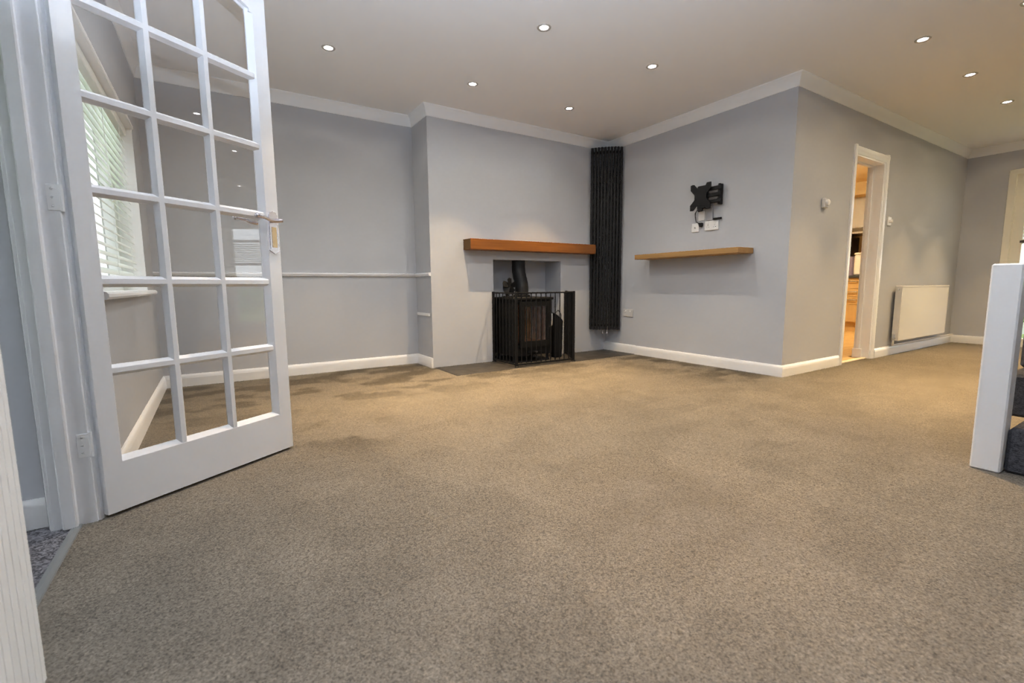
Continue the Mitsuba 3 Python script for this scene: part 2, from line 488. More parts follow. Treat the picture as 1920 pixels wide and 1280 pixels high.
for i in range(3):
    for j in range(6):
        u0, u1, z0, z1 = ue[i], ue[i + 1], ze[j], ze[j + 1]
        q = trimesh.Trimesh([[u0, z0, -TH / 2], [u1, z0, -TH / 2], [u1, z1, -TH / 2], [u0, z1, -TH / 2]], [[0, 1, 2], [0, 2, 3]], process=False)
        k = add('pane', leaf(q), m_('glass'), door)
# lever handles on both faces
plate = Point(0, 0).buffer(1)
plate = sbox(-0.019, -0.075, 0.019, 0.075).union(Polygon([(-0.019, -0.075), (-0.024, -0.083), (-0.012, -0.090), (0, -0.096), (0.012, -0.090), (0.024, -0.083), (0.019, -0.075)]))
plate = plate.union(Polygon([(-0.019, 0.075), (-0.014, 0.086), (0, 0.091), (0.014, 0.086), (0.019, 0.075)])).buffer(0.002)


def handle(side):
    w0 = 0.0 if side > 0 else -TH
    s = side
    um, zm = 0.731, 1.040
    hd = add('handle', leaf(at(extrude(plate, 0.005), um, zm, w0 if s > 0 else w0 - 0.005)), m_('chrome'), door)
    labels[hd] = {'label': 'chrome lever handle on a long shaped backplate'}
    add('inset', leaf(at(extrude(sbox(-0.012, -0.070, 0.012, 0.022), 0.0025), um, zm, w0 + 0.0045 if s > 0 else w0 - 0.007)), m_('golden_metal'), hd)  # golden metal plate laid over the lower part of the backplate
    zc = zm + 0.05
    neck = tube([[um, zc, w0 + s * 0.004], [um, zc, w0 + s * 0.03], [um, zc, w0 + s * 0.052]], 0.0085, 14)
    t = np.linspace(0, 1, 12)
    lever = tube([[um + 0.008 - 0.125 * q, zc - 0.007 * math.sin(min(1.0, q * 1.6) * math.pi) + 0.008 * q * q, w0 + s * (0.052 - 0.008 * math.sin(q * 3.0))] for q in t], 0.0085 - 0.0025 * t, 12)
    ball = at(trimesh.creation.icosphere(subdivisions=2, radius=0.0105), um - 0.117, zc + 0.008, w0 + s * 0.051)
    add('lever', leaf(cat(neck, lever, ball)), m_('chrome'), hd, smooth=45)


handle(1)
handle(-1)
for zc in (0.27, 1.072, 1.88):      # painted butt hinges on the jamb
    hg = add('hinge', tube([[0.004, DF + 0.004, zc - 0.042], [0.004, DF + 0.004, zc], [0.004, DF + 0.004, zc + 0.042]], 0.006, 12), WHITE, door, smooth=40)
    add('hinge_leaf', box(-0.030, 0.002, DF - 0.0025, DF + 0.001, zc - 0.04, zc + 0.04, 0.001), WHITE, hg)
    for dz in (-0.026, 0, 0.026):
        add('screw', at(lathe([(0, 0), (0.0035, 0), (0.003, 0.0012), (0, 0.0015)], 10), -0.017, DF - 0.0025, zc + dz, trimesh.transformations.rotation_matrix(math.pi / 2, [1, 0, 0])), m_('nickel'), hg)

# ------------------------------------------------------------------ window in the left wall, sill and blind
win = thing('window_1', 'white framed window in the left wall seen through the glazed door', 'window')
labels[win]['kind'] = 'structure'
fx0, fx1 = -0.185, -0.125
add('frame', solid([fx0, fx1, WY0, WY1, WZ0, WZ1], [[-0.3, 0, WY0 + 0.05, 3.25, WZ0 + 0.05, WZ1 - 0.05], [-0.3, 0, 3.31, WY1 - 0.05, WZ0 + 0.05, WZ1 - 0.05]]), m_('white'), win)
for a, b in ((WY0 + 0.05, 3.25), (3.31, WY1 - 0.05)):
    add('pane', trimesh.Trimesh([[-0.155, a, WZ0 + 0.05], [-0.155, b, WZ0 + 0.05], [-0.155, b, WZ1 - 0.05], [-0.155, a, WZ1 - 0.05]], [[0, 1, 2], [0, 2, 3]], process=False), m_('glass'), win)
add('reveal', cat(box(-0.13, 0.001, WY1 - 0.004, WY1 + 0.004, WZ0, WZ1), box(-0.13, 0.001, WY0 - 0.004, WY0 + 0.004, WZ0, WZ1), box(-0.13, 0.001, WY0, WY1, WZ1 - 0.004, WZ1 + 0.004)), m_('white_matt'), win)
add('edge_bead', cat(box(-0.004, 0.010, WY0 - 0.02, WY1 + 0.012, WZ1 - 0.004, WZ1 + 0.02, 0.004)), m_('white_matt'), win)
sl = Polygon([(-0.13, 0.0), (0.035, 0.0), (0.045, 0.010), (0.045, 0.022), (0.035, 0.032), (-0.13, 0.032)])
sb = moved(extrude(sl, WY1 + 0.11 - WY0 + 0.1), mat4([0, WY0 - 0.1, 0.745], [1, 0, 0], [0, 0, 1], [0, 1, 0]))
add('sill', m3.Manifold(m3.Mesh(np.array(sb.vertices, np.float32), np.array(sb.faces, np.uint32))) - m3.Manifold.cube([0.5, 0.2, 0.2]).translate([-0.5, WY1, 0.7]) - m3.Manifold.cube([0.5, 0.2, 0.2]).translate([-0.5, WY0 - 0.2, 0.7]), WHITE, win)

bl = thing('venetian_blind', 'white slatted venetian blind hanging in the left window recess', 'blind')
add('headrail', box(-0.09, -0.03, WY0 + 0.012, WY1 - 0.012, WZ1 - 0.055, WZ1 - 0.006, 0.004), m_('slat'), bl)
tilt = math.radians(42)
zs = WZ1 - 0.085
sc_ = []
for i in range(9):
    t = (i / 8 - 0.5)
    sc_.append((t * 0.05, 0.004 * (1 - 4 * t * t)))
slat_poly = Polygon(sc_ + [(x, y - 0.0022) for x, y in reversed(sc_)])
slat0 = extrude(slat_poly, WY1 - WY0 - 0.03)
ca, sa = math.cos(tilt), math.sin(tilt)
while zs > WZ0 + 0.075:
    add('slat', moved(slat0, mat4([-0.060, WY0 + 0.015, zs], [ca, 0, -sa], [sa, 0, ca], [0, 1, 0])), m_('slat'), bl, smooth=50)
    zs -= 0.044
add('bottom_rail', box(-0.085, -0.036, WY0 + 0.015, WY1 - 0.015, zs - 0.002, zs + 0.016, 0.004), m_('slat'), bl)
for yc in (2.75, 3.28, 3.85):
    for dx in (-0.083, -0.037):
        add('ladder_cord', tube([[dx, yc, zs], [dx, yc, 1.3], [dx, yc, WZ1 - 0.05]], 0.0016, 6), m_('slat'), bl)

# ------------------------------------------------------------------ mantel shelf, oak shelf
key = add('mantel_shelf', box(2.484, 4.083, 4.014, Y2 - 0.001, 1.137, 1.240, 0.004), m_('beam'))
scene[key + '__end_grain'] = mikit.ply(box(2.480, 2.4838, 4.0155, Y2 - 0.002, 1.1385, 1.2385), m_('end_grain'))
tag(key, 'thick orange brown oak beam mantel on the chimney breast above the stove', 'mantel shelf')
key = add('floating_shelf', box(4.160, X1 - 0.001, 2.345, 3.505, 1.050, 1.098, 0.003), m_('oak'))
tag(key, 'pale oak floating shelf on the grey wall below the television bracket', 'shelf')

# small strip on the side of the chimney breast
key = add('cable_trunking', box(XB - 0.014, XB - 0.001, 4.20, Y1 - 0.03, 0.500, 0.528, 0.003), m_('plastic'))
tag(key, 'short white trunking strip low on the alcove side of the chimney breast', 'trunking')

# ------------------------------------------------------------------ tall radiator across the corner
rad = thing('column_radiator', 'tall dark anthracite tubed radiator standing across the corner beside the mantel', 'radiator')
A_, B_ = np.array([4.100, 4.136]), np.array([4.368, 3.898])
ch = B_ - A_
L_ = np.linalg.norm(ch)
cd = ch / L_
cn = np.array([cd[1], -cd[0]])
if cn @ np.array([-1, -1]) < 0:
    cn = -cn
RZ0, RZ1, NT = 0.268, 2.318, 10
for i in range(NT):
    t = (i + 0.5) / NT
    c = A_ + ch * t + cn * (0.030 * 4 * t * (1 - t) - 0.004)
    ell = Polygon([(0.0155 * math.cos(a), 0.022 * math.sin(a)) for a in np.linspace(0, 2 * math.pi, 20, endpoint=False)])
    add('tube', moved(extrude(ell, RZ1 - RZ0), mat4([c[0], c[1], RZ0], [cd[0], cd[1], 0], [cn[0], cn[1], 0], [0, 0, 1])), m_('anthracite'), rad, smooth=40)
for z in (RZ0 + 0.05, RZ1 - 0.05):
    add('manifold_pipe', tube([[*(A_ + ch * t + cn * (0.120 * t * (1 - t) - 0.016)), z] for t in np.linspace(0.03, 0.97, 9)], 0.014, 10), m_('anthracite'), rad, smooth=40)
for t in (0.44, 0.58):
    c = A_ + ch * t + cn * 0.020
    v = add('valve', at(lathe([(0, 0), (0.010, 0), (0.012, 0.008), (0.009, 0.018), (0.006, 0.022), (0.006, 0.065), (0, 0.065)], 16), c[0], c[1], RZ0 - 0.050), m_('chrome'), rad, smooth=40)
    labels[v] = {'label': 'small bright chrome valve'}
    add('supply_pipe', tube([[c[0], c[1], RZ0 - 0.045], [*(c - cn * 0.03), RZ0 - 0.052], [*(c - cn * 0.075), RZ0 - 0.055]], 0.005, 8), m_('chrome'), v, smooth=40)

# ------------------------------------------------------------------ stove
st = thing('stove', 'black wood burning stove with a glass door standing in the fireplace opening', 'stove')
SX0, SX1, SY0, SY1 = 2.895, 3.372, 3.905, 4.285
IRON = m_('black_iron')
body = solid([SX0, SX1, SY0, SY1, 0.075, 0.640], [[SX0 + 0.05, SX1 - 0.05, SY0 - 0.1, SY1 - 0.05, 0.19, 0.60]])
add('body', body, IRON, st)
add('top_plate', box(SX0 - 0.014, SX1 + 0.014, SY0 - 0.016, SY1 + 0.01, 0.640, 0.668, 0.006), IRON, st)
for x in (SX0 + 0.03, SX1 - 0.03):
    for y in (SY0 + 0.04, SY1 - 0.04):
        add('leg', at(lathe([(0, 0), (0.022, 0), (0.017, 0.01), (0.014, 0.072), (0, 0.072)], 14), x, y, 0.004), IRON, st, smooth=35)
DX0, DX1, DZ0, DZ1 = 2.955, 3.345, 0.160, 0.622
GX0, GX1, GZ0, GZ1 = 3.010, 3.292, 0.222, 0.575
dr_ = add('door', solid([DX0, DX1, SY0 - 0.026, SY0 - 0.001, DZ0, DZ1], [[GX0, GX1, SY0 - 0.1, SY0 + 0.1, GZ0, GZ1]]), IRON, st)
add('glass', trimesh.Trimesh([[GX0, SY0 - 0.012, GZ0], [GX1, SY0 - 0.012, GZ0], [GX1, SY0 - 0.012, GZ1], [GX0, SY0 - 0.012, GZ1]], [[0, 1, 2], [0, 2, 3]], process=False), m_('stove_glass'), dr_)
add('door_handle', tube([[DX1 - 0.016, SY0 - 0.028, 0.36], [DX1 - 0.016, SY0 - 0.055, 0.38], [DX1 - 0.014, SY0 - 0.058, 0.46], [DX1 - 0.012, SY0 - 0.052, 0.50]], 0.009, 10), m_('nickel'), dr_, smooth=40)
for i in range(3):      # fire bricks at the back and sides
    w = (SX1 - SX0 - 0.104) / 3
    add('fire_brick', box(SX0 + 0.052 + i * w + 0.001, SX0 + 0.052 + (i + 1) * w - 0.001, SY1 - 0.078, SY1 - 0.051, 0.192, 0.598, 0.003), m_('firebrick'), st)
for x0, x1 in ((SX0 + 0.051, SX0 + 0.074), (SX1 - 0.074, SX1 - 0.051)):
    add('fire_brick', box(x0, x1, SY0 + 0.03, SY1 - 0.08, 0.192, 0.598, 0.003), m_('firebrick'), st)
add('fire_brick', box(SX0 + 0.076, SX1 - 0.076, SY0 + 0.04, SY1 - 0.08, 0.191, 0.215, 0.003), m_('firebrick'), st)
add('air_slide', box(3.06, 3.24, SY0 - 0.018, SY0 - 0.001, 0.098, 0.122, 0.004), IRON, st)
add('air_knob', at(lathe([(0, 0), (0.012, 0), (0.014, 0.012), (0.008, 0.022), (0, 0.024)], 14), 3.15, SY0 - 0.018, 0.11, trimesh.transformations.rotation_matrix(math.pi / 2, [1, 0, 0])), m_('nickel'), st, smooth=40)
fl = tube([[3.183, 4.190, 0.662], [3.183, 4.190, 0.76], [3.183, 4.196, 0.80], [3.184, 4.216, 0.85], [3.185, 4.240, 0.90], [3.186, 4.254, 0.94], [3.186, 4.257, 0.98], [3.186, 4.257, 1.056]], 0.072, 28, caps=False)
add('flue_pipe', fl, m_('anthracite'), st, smooth=40)
add('flue_collar', at(lathe([(0.072, 0), (0.092, 0), (0.092, 0.018), (0.078, 0.024), (0.072, 0.024)], 28), 3.183, 4.190, 0.667), IRON, st, smooth=35)

fan = thing('stove_fan', 'small black heat powered fan standing on the left of the stove top', 'stove fan')
FX, FY, FZ = 2.948, 4.110, 0.6685
add('base', cat(box(FX - 0.045, FX + 0.045, FY - 0.035, FY + 0.035, FZ, FZ + 0.012, 0.003), box(FX - 0.012, FX + 0.012, FY - 0.012, FY + 0.012, FZ + 0.01, FZ + 0.09, 0.002)), IRON, fan)
fins = [box(FX - 0.04, FX + 0.04, FY + 0.0 + 0.009 * k - 0.02, FY + 0.002 + 0.009 * k - 0.02, FZ + 0.085, FZ + 0.125) for k in range(5)]
add('heat_sink', cat(*fins, box(FX - 0.02, FX + 0.02, FY - 0.02, FY + 0.02, FZ + 0.08, FZ + 0.095)), IRON, fan)
for k in range(5):
    a = k * 2 * math.pi / 5 + 0.4
    bl_ = Polygon([(0.008, -0.010), (0.030, -0.036), (0.070, -0.040), (0.082, -0.008), (0.070, 0.022), (0.030, 0.016), (0.008, 0.010)]).buffer(0.003)
    b3 = extrude(bl_, 0.0018)
    b3.apply_transform(trimesh.transformations.rotation_matrix(0.35, [1, 0, 0]))
    b3.apply_transform(trimesh.transformations.rotation_matrix(a, [0, 0, 1]))
    b3.apply_transform(trimesh.transformations.rotation_matrix(math.pi / 2, [1, 0, 0]))
    add('blade', at(b3, FX, FY - 0.045, FZ + 0.115), IRON, fan)
add('hub', at(lathe([(0, 0), (0.012, 0), (0.012, 0.03), (0, 0.03)], 14), FX, FY - 0.022, FZ + 0.115, trimesh.transformations.rotation_matrix(math.pi / 2, [1, 0, 0])), IRON, fan)

scu = thing('coal_scuttle', 'black metal coal scuttle with slanted rim standing to the right of the stove', 'coal scuttle')
CX, CY = 3.520, 4.015
n_ = 28
rings = []
for r, zf in ((0.054, 0.0), (0.058, 0.10), (0.064, 0.30), (0.069, 1.0)):
    ring = []
    for a in np.linspace(0, 2 * math.pi, n_, endpoint=False):
        top = 0.43 - 0.06 * math.cos(a) * 1.0
        z = 0.006 + (zf * 0.34 if zf < 1 else top)
        ring.append((CX + r * math.cos(a), CY + r * math.sin(a), z))
    rings.append(ring)
v = np.array(sum(rings, []))
f = []
for i in range(3):
    for j in range(n_):
        k = (j + 1) % n_
        f += [[i * n_ + j, i * n_ + k, (i + 1) * n_ + k], [i * n_ + j, (i + 1) * n_ + k, (i + 1) * n_ + j]]
v = np.vstack([v, [CX, CY, 0.006]])
f += [[len(v) - 1, (j + 1) % n_, j] for j in range(n_)]
add('bucket', trimesh.Trimesh(v, f, process=False), IRON, scu, smooth=40)
add('rim', tube([rings[3][j % n_] for j in range(n_ + 1)], 0.004, 8, caps=False), IRON, scu, smooth=40)
add('lid', trimesh.Trimesh(np.vstack([np.array(rings[3]) * [1, 1, 1] + [0, 0, 0.004], [[CX, CY, 0.47]]]), [[j, (j + 1) % n_, n_] for j in range(n_)], process=False), IRON, scu, smooth=50)
add('handle', tube([[CX - 0.045, CY - 0.02, 0.44], [CX - 0.04, CY - 0.03, 0.49], [CX, CY - 0.03, 0.52], [CX + 0.04, CY - 0.03, 0.47], [CX + 0.045, CY - 0.02, 0.40]], 0.005, 8), IRON, scu, smooth=40)

# ------------------------------------------------------------------ fireguard
fg = thing('fireguard', 'black metal fireguard of upright bars around the stove', 'fireguard')
corners = [np.array(q) for q in ((2.806, 4.150), (2.800, 3.712), (3.492, 3.700), (3.765, 4.150))]
GT, GB = 0.726, 0.026
for i in range(3):
    a, b = corners[i], corners[i + 1]
    d = (b - a) / np.linalg.norm(b - a)
    nn = np.array([-d[1], d[0]])
    L = np.linalg.norm(b - a)
    for z in (GB, GT - 0.012):
        add('rail', moved(box(0, L, -0.007, 0.007, z - 0.006, z + 0.009, 0.002), mat4([*a, 0], [*d, 0], [*nn, 0], [0, 0, 1])), IRON, fg)
    nb = max(2, int(round(L / 0.060)))
    for k in range(1, nb):
        c = a + d * L * k / nb
        add('bar', tube([[*c, GB], [*c, 0.4], [*c, GT - 0.01]], 0.0050, 8), IRON, fg, smooth=50)
for i, c in enumerate(corners):
    w = 0.012 if i != 2 else 0.016
    add('post', box(c[0] - w, c[0] + w, c[1] - 0.012, c[1] + 0.012, 0.008, GT + 0.002, 0.003), IRON, fg)
    add('foot', at(lathe([(0, 0), (0.022, 0), (0.022, 0.006), (0.012, 0.012), (0, 0.012)], 16), c[0], c[1] - 0.004, 0.0042), IRON, fg, smooth=35)

# ------------------------------------------------------------------ television bracket, sockets
tv = thing('television_bracket', 'black folding television wall bracket above the oak shelf', 'television bracket')
PL = m_('black_plastic')


def onwall(mesh, y, z, off):     # mesh in (right, up, out of wall) on the television wall
    return moved(mesh, mat4([X1 - off, y, z], [0, -1, 0], [0, 0, 1], [-1, 0, 0]))


xp = unary_union([Polygon([(-0.108, 0.070), (-0.108, 0.120), (-0.072, 0.120), (0.108, -0.070), (0.108, -0.120), (0.072, -0.120)]),
                  Polygon([(-0.108, -0.070), (-0.108, -0.120), (-0.072, -0.120), (0.108, 0.070), (0.108, 0.120), (0.072, 0.120)]),
                  sbox(-0.062, -0.080, 0.062, 0.080)]).buffer(0.016).buffer(-0.022).buffer(0.006)
add('mounting_plate', onwall(extrude(xp, 0.006), 2.835, 1.600, 0.086), PL, tv)
add('tilt_head', onwall(cat(box(-0.04, 0.045, -0.11, 0.10, -0.035, 0.0, 0.006), box(-0.025, 0.02, -0.135, -0.10, -0.02, 0.006, 0.004)), 2.835, 1.600, 0.086), PL, tv)
for dz in (0.058, 0.0, -0.058):
    add('arm', onwall(box(0.0, 0.190, dz - 0.017, dz + 0.017, -0.024, -0.004, 0.004), 2.835, 1.603, 0.072), PL, tv)
add('wall_plate', onwall(box(-0.010, 0.010, -0.092, 0.092, 0.0, 0.055, 0.004), 2.670, 1.605, 0.001), PL, tv)
add('pivot_pin', onwall(tube([[0.05, -0.115, -0.02], [0.05, 0, -0.02], [0.05, 0.125, -0.02]], 0.012, 12), 2.835, 1.600, 0.075), PL, tv, smooth=40)


def faceplate(name, label, y0, y1, z0, z1, off=0.0, cat_='socket', grp=None, t=0.010, mat='plastic'):
    k = thing(name, label, cat_, grp)
    add('face_plate', onwall(box((y1 - y0) / -2, (y1 - y0) / 2, (z0 - z1) / 2, (z1 - z0) / 2, 0, t, 0.003), (y0 + y1) / 2, (z0 + z1) / 2, 0.0005 + off), m_(mat), k)
    return k


k = faceplate('aerial_socket', 'small square white aerial socket left below the television bracket', 2.896, 2.978, 1.288, 1.372, cat_='aerial socket')
add('coaxial_port', onwall(lathe([(0, 0.0), (0.007, 0.0), (0.007, 0.004), (0.004, 0.006), (0, 0.006)], 14), 2.937, 1.328, 0.010), m_('nickel'), k)
k = faceplate('socket', 'white double socket right below the television bracket, above the oak shelf', 2.688, 2.832, 1.290, 1.378, t=0.014)
for dy in (-0.036, 0.036):
    add('switch_rocker', onwall(box(-0.008, 0.008, -0.010, 0.010, 0, 0.006, 0.002), 2.760 + dy, 1.356, 0.013), m_('plastic'), k)
    for a, b in ((0, 0.012), (-0.011, -0.008), (0.011, -0.008)):
        add('pin_hole', onwall(box(-0.004 if a else -0.002, 0.004 if a else 0.002, -0.002 if a else -0.004, 0.002 if a else 0.004, 0, 0.001), 2.760 + dy - a, 1.326 + b, 0.0138), m_('black_plastic'), k)
k = thing('blank_plate', 'white blank cable plate just under the television bracket', 'cable plate')
add('face_plate', onwall(box(-0.034, 0.034, -0.045, 0.045, 0, 0.012, 0.003), 2.872, 1.435, 0.0005), m_('plastic'), k)
k = add('cable_trunking', onwall(box(-0.032, 0.032, -0.07, 0.07, 0, 0.018, 0.003), 2.782, 1.450, 0.0005), m_('grey_plastic'))
tag(k, 'grey cable sleeve between the television bracket and the double socket', 'cable sleeve')
k = add('plug', onwall(cat(box(-0.018, 0.014, -0.020, 0.018, 0, 0.030, 0.006), box(-0.03, -0.01, -0.004, 0.022, 0.008, 0.02, 0.004)), 2.868, 1.352, 0.001), PL)
tag(k, 'small black plug between the aerial socket and the double socket', 'plug')
k = add('aerial_cable', tube([[X1 - 0.05, 2.89, 1.49], [X1 - 0.035, 2.925, 1.465], [X1 - 0.02, 2.93, 1.42], [X1 - 0.016, 2.925, 1.385], [X1 - 0.02, 2.90, 1.372], [X1 - 0.022, 2.888, 1.362]], 0.0035, 8), PL, smooth=50)
tag(k, 'thin black cable hanging in a loop below the television bracket', 'cable')
k = add('power_adaptor', onwall(cat(box(-0.042, 0.036, -0.006, 0.010, 0, 0.030, 0.004)), 2.695, 1.388, 0.002), PL)
tag(k, 'flat black adaptor on top of the double socket', 'adaptor')
k = faceplate('socket', 'white double socket low on the grey wall beside the tall radiator', 3.716, 3.862, 0.422, 0.508, t=0.011, mat='satin_plate')
for dy in (-0.036, 0.036):
    add('switch_rocker', onwall(box(-0.008, 0.008, -0.010, 0.010, 0, 0.006, 0.002), 3.789 + dy, 0.487, 0.010), m_('plastic'), k)

# ------------------------------------------------------------------ kitchen doorway, radiator, thermostat, switch
kf = thing('door_frame', 'white door frame of the open kitchen doorway', 'door frame')
yk0, yk1 = Y3 - 0.001, Y3 + 0.141
add('lining', box(KX0, KX0 + 0.022, yk0, yk1, 0, KZ, 0.002), WHITE, kf)
add('lining', box(KX1 - 0.022, KX1, yk0, yk1, 0, KZ, 0.002), WHITE, kf)
add('head_lining', box(KX0, KX1, yk0, yk1, KZ - 0.022, KZ, 0.002), WHITE, kf)
for x in (KX0 + 0.022, KX1 - 0.034):
    add('door_stop', box(x, x + 0.012, Y3 + 0.085, Y3 + 0.12, 0, KZ - 0.022, 0.002), WHITE, kf)
add('door_stop', box(KX0, KX1, Y3 + 0.085, Y3 + 0.12, KZ - 0.034, KZ - 0.022, 0.002), WHITE, kf)
arc2 = extrude(Polygon(ARC), KZ + 0.07)
add('architrave', moved(arc2, mat4([KX0 + 0.006, Y3, 0], [-1, 0, 0], [0, -1, 0], [0, 0, 1])), WHITE, kf, smooth=25)
add('architrave', moved(arc2, mat4([KX1 - 0.006, Y3, 0], [1, 0, 0], [0, -1, 0], [0, 0, 1])), WHITE, kf, smooth=25)
add('head_architrave', moved(extrude(Polygon(ARC), KX1 - KX0 + 0.12), mat4([KX0 - 0.06, Y3, KZ - 0.006], [0, 0, 1], [0, -1, 0], [1, 0, 0])), WHITE, kf, smooth=25)
add('plinth_block', box(KX1 - 0.046, KX1 - 0.021, Y3 + 0.06, Y3 + 0.145, 0, 0.10, 0.004), WHITE, kf)
k = add('threshold_strip', box(KX0 + 0.001, KX1 - 0.001, Y3 + 0.02, Y3 + 0.07, -0.002, 0.009, 0.004), m_('gold_strip'))
tag(k, 'cream metal threshold strip in the kitchen doorway', 'threshold strip')

pr = thing('panel_radiator', 'white panel radiator on the beige lit wall right of the kitchen doorway', 'radiator')
RX0, RX1, RY = 6.560, 8.010, Y3 - 0.085
add('front_panel', box(RX0 + 0.006, RX1 - 0.006, RY, RY + 0.016, 0.155, 0.742, 0.008), m_('radiator_paint'), pr)
add('back_panel', box(RX0 + 0.012, RX1 - 0.012, Y3 - 0.045, Y3 - 0.03, 0.155, 0.73, 0.004), m_('radiator_paint'), pr)
gr = [box(RX0, RX1, RY - 0.003, RY + 0.004, 0.732, 0.752, 0.002), box(RX0, RX1, Y3 - 0.034, Y3 - 0.026, 0.732, 0.752, 0.002)]
gr += [box(RX0 + 0.01 + 0.0239 * q, RX0 + 0.018 + 0.0239 * q, RY, Y3 - 0.03, 0.740, 0.748) for q in range(60)]
add('top_grille', cat(*gr), m_('radiator_paint'), pr)
for x in (RX0, RX1):
    add('side_cover', box(x - 0.003, x + 0.003, RY, Y3 - 0.028, 0.165, 0.744, 0.001), m_('radiator_paint'), pr)
for x in (RX0 + 0.25, RX1 - 0.25):
    add('wall_hook', box(x - 0.015, x + 0.015, Y3 - 0.031, Y3 - 0.0005, 0.25, 0.65), m_('radiator_paint'), pr)
add('valve', cat(at(lathe([(0, 0), (0.014, 0), (0.016, 0.03), (0.012, 0.055), (0, 0.057)], 14), RX0 - 0.035, RY + 0.03, 0.175), tube([[RX0 - 0.035, RY + 0.03, 0.18], [RX0 - 0.01, RY + 0.03, 0.185], [RX0 + 0.02, RY + 0.03, 0.185]], 0.009, 10)), m_('nickel'), pr, smooth=40)
add('supply_pipe', tube([[RX0 - 0.035, RY + 0.03, 0.18], [RX0 - 0.035, RY + 0.03, 0.13], [RX0 - 0.03, RY + 0.035, 0.115], [RX0 + 0.05, RY + 0.045, 0.112], [7.2, RY + 0.045, 0.112], [8.42, RY + 0.045, 0.112], [8.50, RY + 0.05, 0.112]], 0.009, 10), m_('radiator_paint'), pr, smooth=50)
add('bleed_valve', at(lathe([(0, 0), (0.008, 0), (0.008, 0.012), (0, 0.014)], 10), RX0 - 0.003, RY + 0.03, 0.71, trimesh.transformations.rotation_matrix(-math.pi / 2, [0, 1, 0])), m_('nickel'), pr)

th = thing('thermostat', 'small white wall thermostat left of the kitchen doorway', 'thermostat')
add('housing', box(4.868, 4.952, Y3 - 0.030, Y3 - 0.0005, 1.432, 1.516, 0.008), m_('satin_plate'), th)
add('dial', at(lathe([(0, 0), (0.027, 0), (0.025, 0.016), (0.02, 0.02), (0, 0.02)], 24), 4.910, Y3 - 0.029, 1.478, trimesh.transformations.rotation_matrix(math.pi / 2, [1, 0, 0])), m_('plastic'), th, smooth=40)
ls = thing('light_switch', 'small white light switch at the right edge of the kitchen door frame', 'light switch')
add('face_plate', box(6.262, 6.348, Y3 - 0.010, Y3 - 0.0005, 1.370, 1.456, 0.003), m_('plastic'), ls)
add('dimmer_knob', at(lathe([(0, 0), (0.018, 0), (0.017, 0.022), (0.012, 0.026), (0, 0.026)], 20), 6.305, Y3 - 0.010, 1.413, trimesh.transformations.rotation_matrix(math.pi / 2, [1, 0, 0])), m_('plastic'), ls, smooth=40)

# ------------------------------------------------------------------ kitchen seen through the doorway
KE = 9.85
struct('floor_kitchen', box(X1 + 0.12, KE + 0.1, Y3 + 0.14, 4.8, -0.08, -0.012), m_('dark_frame'))
rng = np.random.default_rng(5)
fk = 'floor_kitchen'
y = Y3 + 0.07
while y < 4.75:
    x = X1 + 0.13 - float(rng.random()) * 0.9
    while x < KE + 0.05:
        x2 = x + 1.2
        a, b = max(x, X1 + 0.125), min(x2, KE + 0.05)
        c = [q for q in ((a, b),) if b - a > 0.05]
        for a, b in c:
            if y < Y3 + 0.14:
                a, b = max(a, KX0 + 0.023), min(b, KX1 - 0.023)
                if b - a < 0.05:
                    continue
            add('board', box(a + 0.0008, b - 0.0008, y + 0.0008, y + 0.119, -0.012, -0.0005, 0.0012), m_('laminate'), fk)
        x = x2
    y += 0.12
struct('ceiling_kitchen', box(X1 + 0.12, KE + 0.1, Y3 + 0.14, 4.8, 2.40, 2.5), m_('kitchen_ceiling'))
struct('wall_kitchen_end', box(KE, KE + 0.1, Y3, 4.8, -0.06, 2.45), m_('kitchen_wall'))
struct('wall_kitchen_side', box(X1 + 0.12, KE + 0.1, 4.7, 4.8, -0.06, 2.45), m_('kitchen_wall'))
struct('wall_kitchen_front', box(X2 + 0.151, KE + 0.1, Y3, Y3 + 0.14, -0.06, 2.45), m_('kitchen_wall'))
UW = m_('unit_wood')
FXK = 9.20       # front plane of the base units


def base_unit(label, y0, y1, drawers, end_side=False):
    u = thing('base_unit', label, 'kitchen unit')
    add('carcass', box(FXK + 0.022, KE - 0.002, y0, y1, 0.135, 0.868), UW, u)
    add('plinth', box(FXK + 0.06, FXK + 0.08, y0, y1, 0.0, 0.135), UW, u)
    zt = 0.862
    hs = [0.17, 0.13, 0.13, 0.285] if drawers else [0.72]
    for h in hs:
        nm = 'drawer' if drawers else 'door'
        d = add(nm, box(FXK, FXK + 0.02, y0 + 0.002, y1 - 0.002, zt - h + 0.003, zt, 0.002), UW, u)
        yc = (y0 + y1) / 2
        if h < 0.2 or not drawers:
            zc = zt - 0.05
            add('handle', tube([[FXK - 0.001, yc - 0.07, zc], [FXK - 0.028, yc - 0.066, zc], [FXK - 0.03, yc, zc], [FXK - 0.028, yc + 0.066, zc], [FXK - 0.001, yc + 0.07, zc]], 0.007, 8), m_('steel'), d, smooth=50)
        zt -= h
    return u


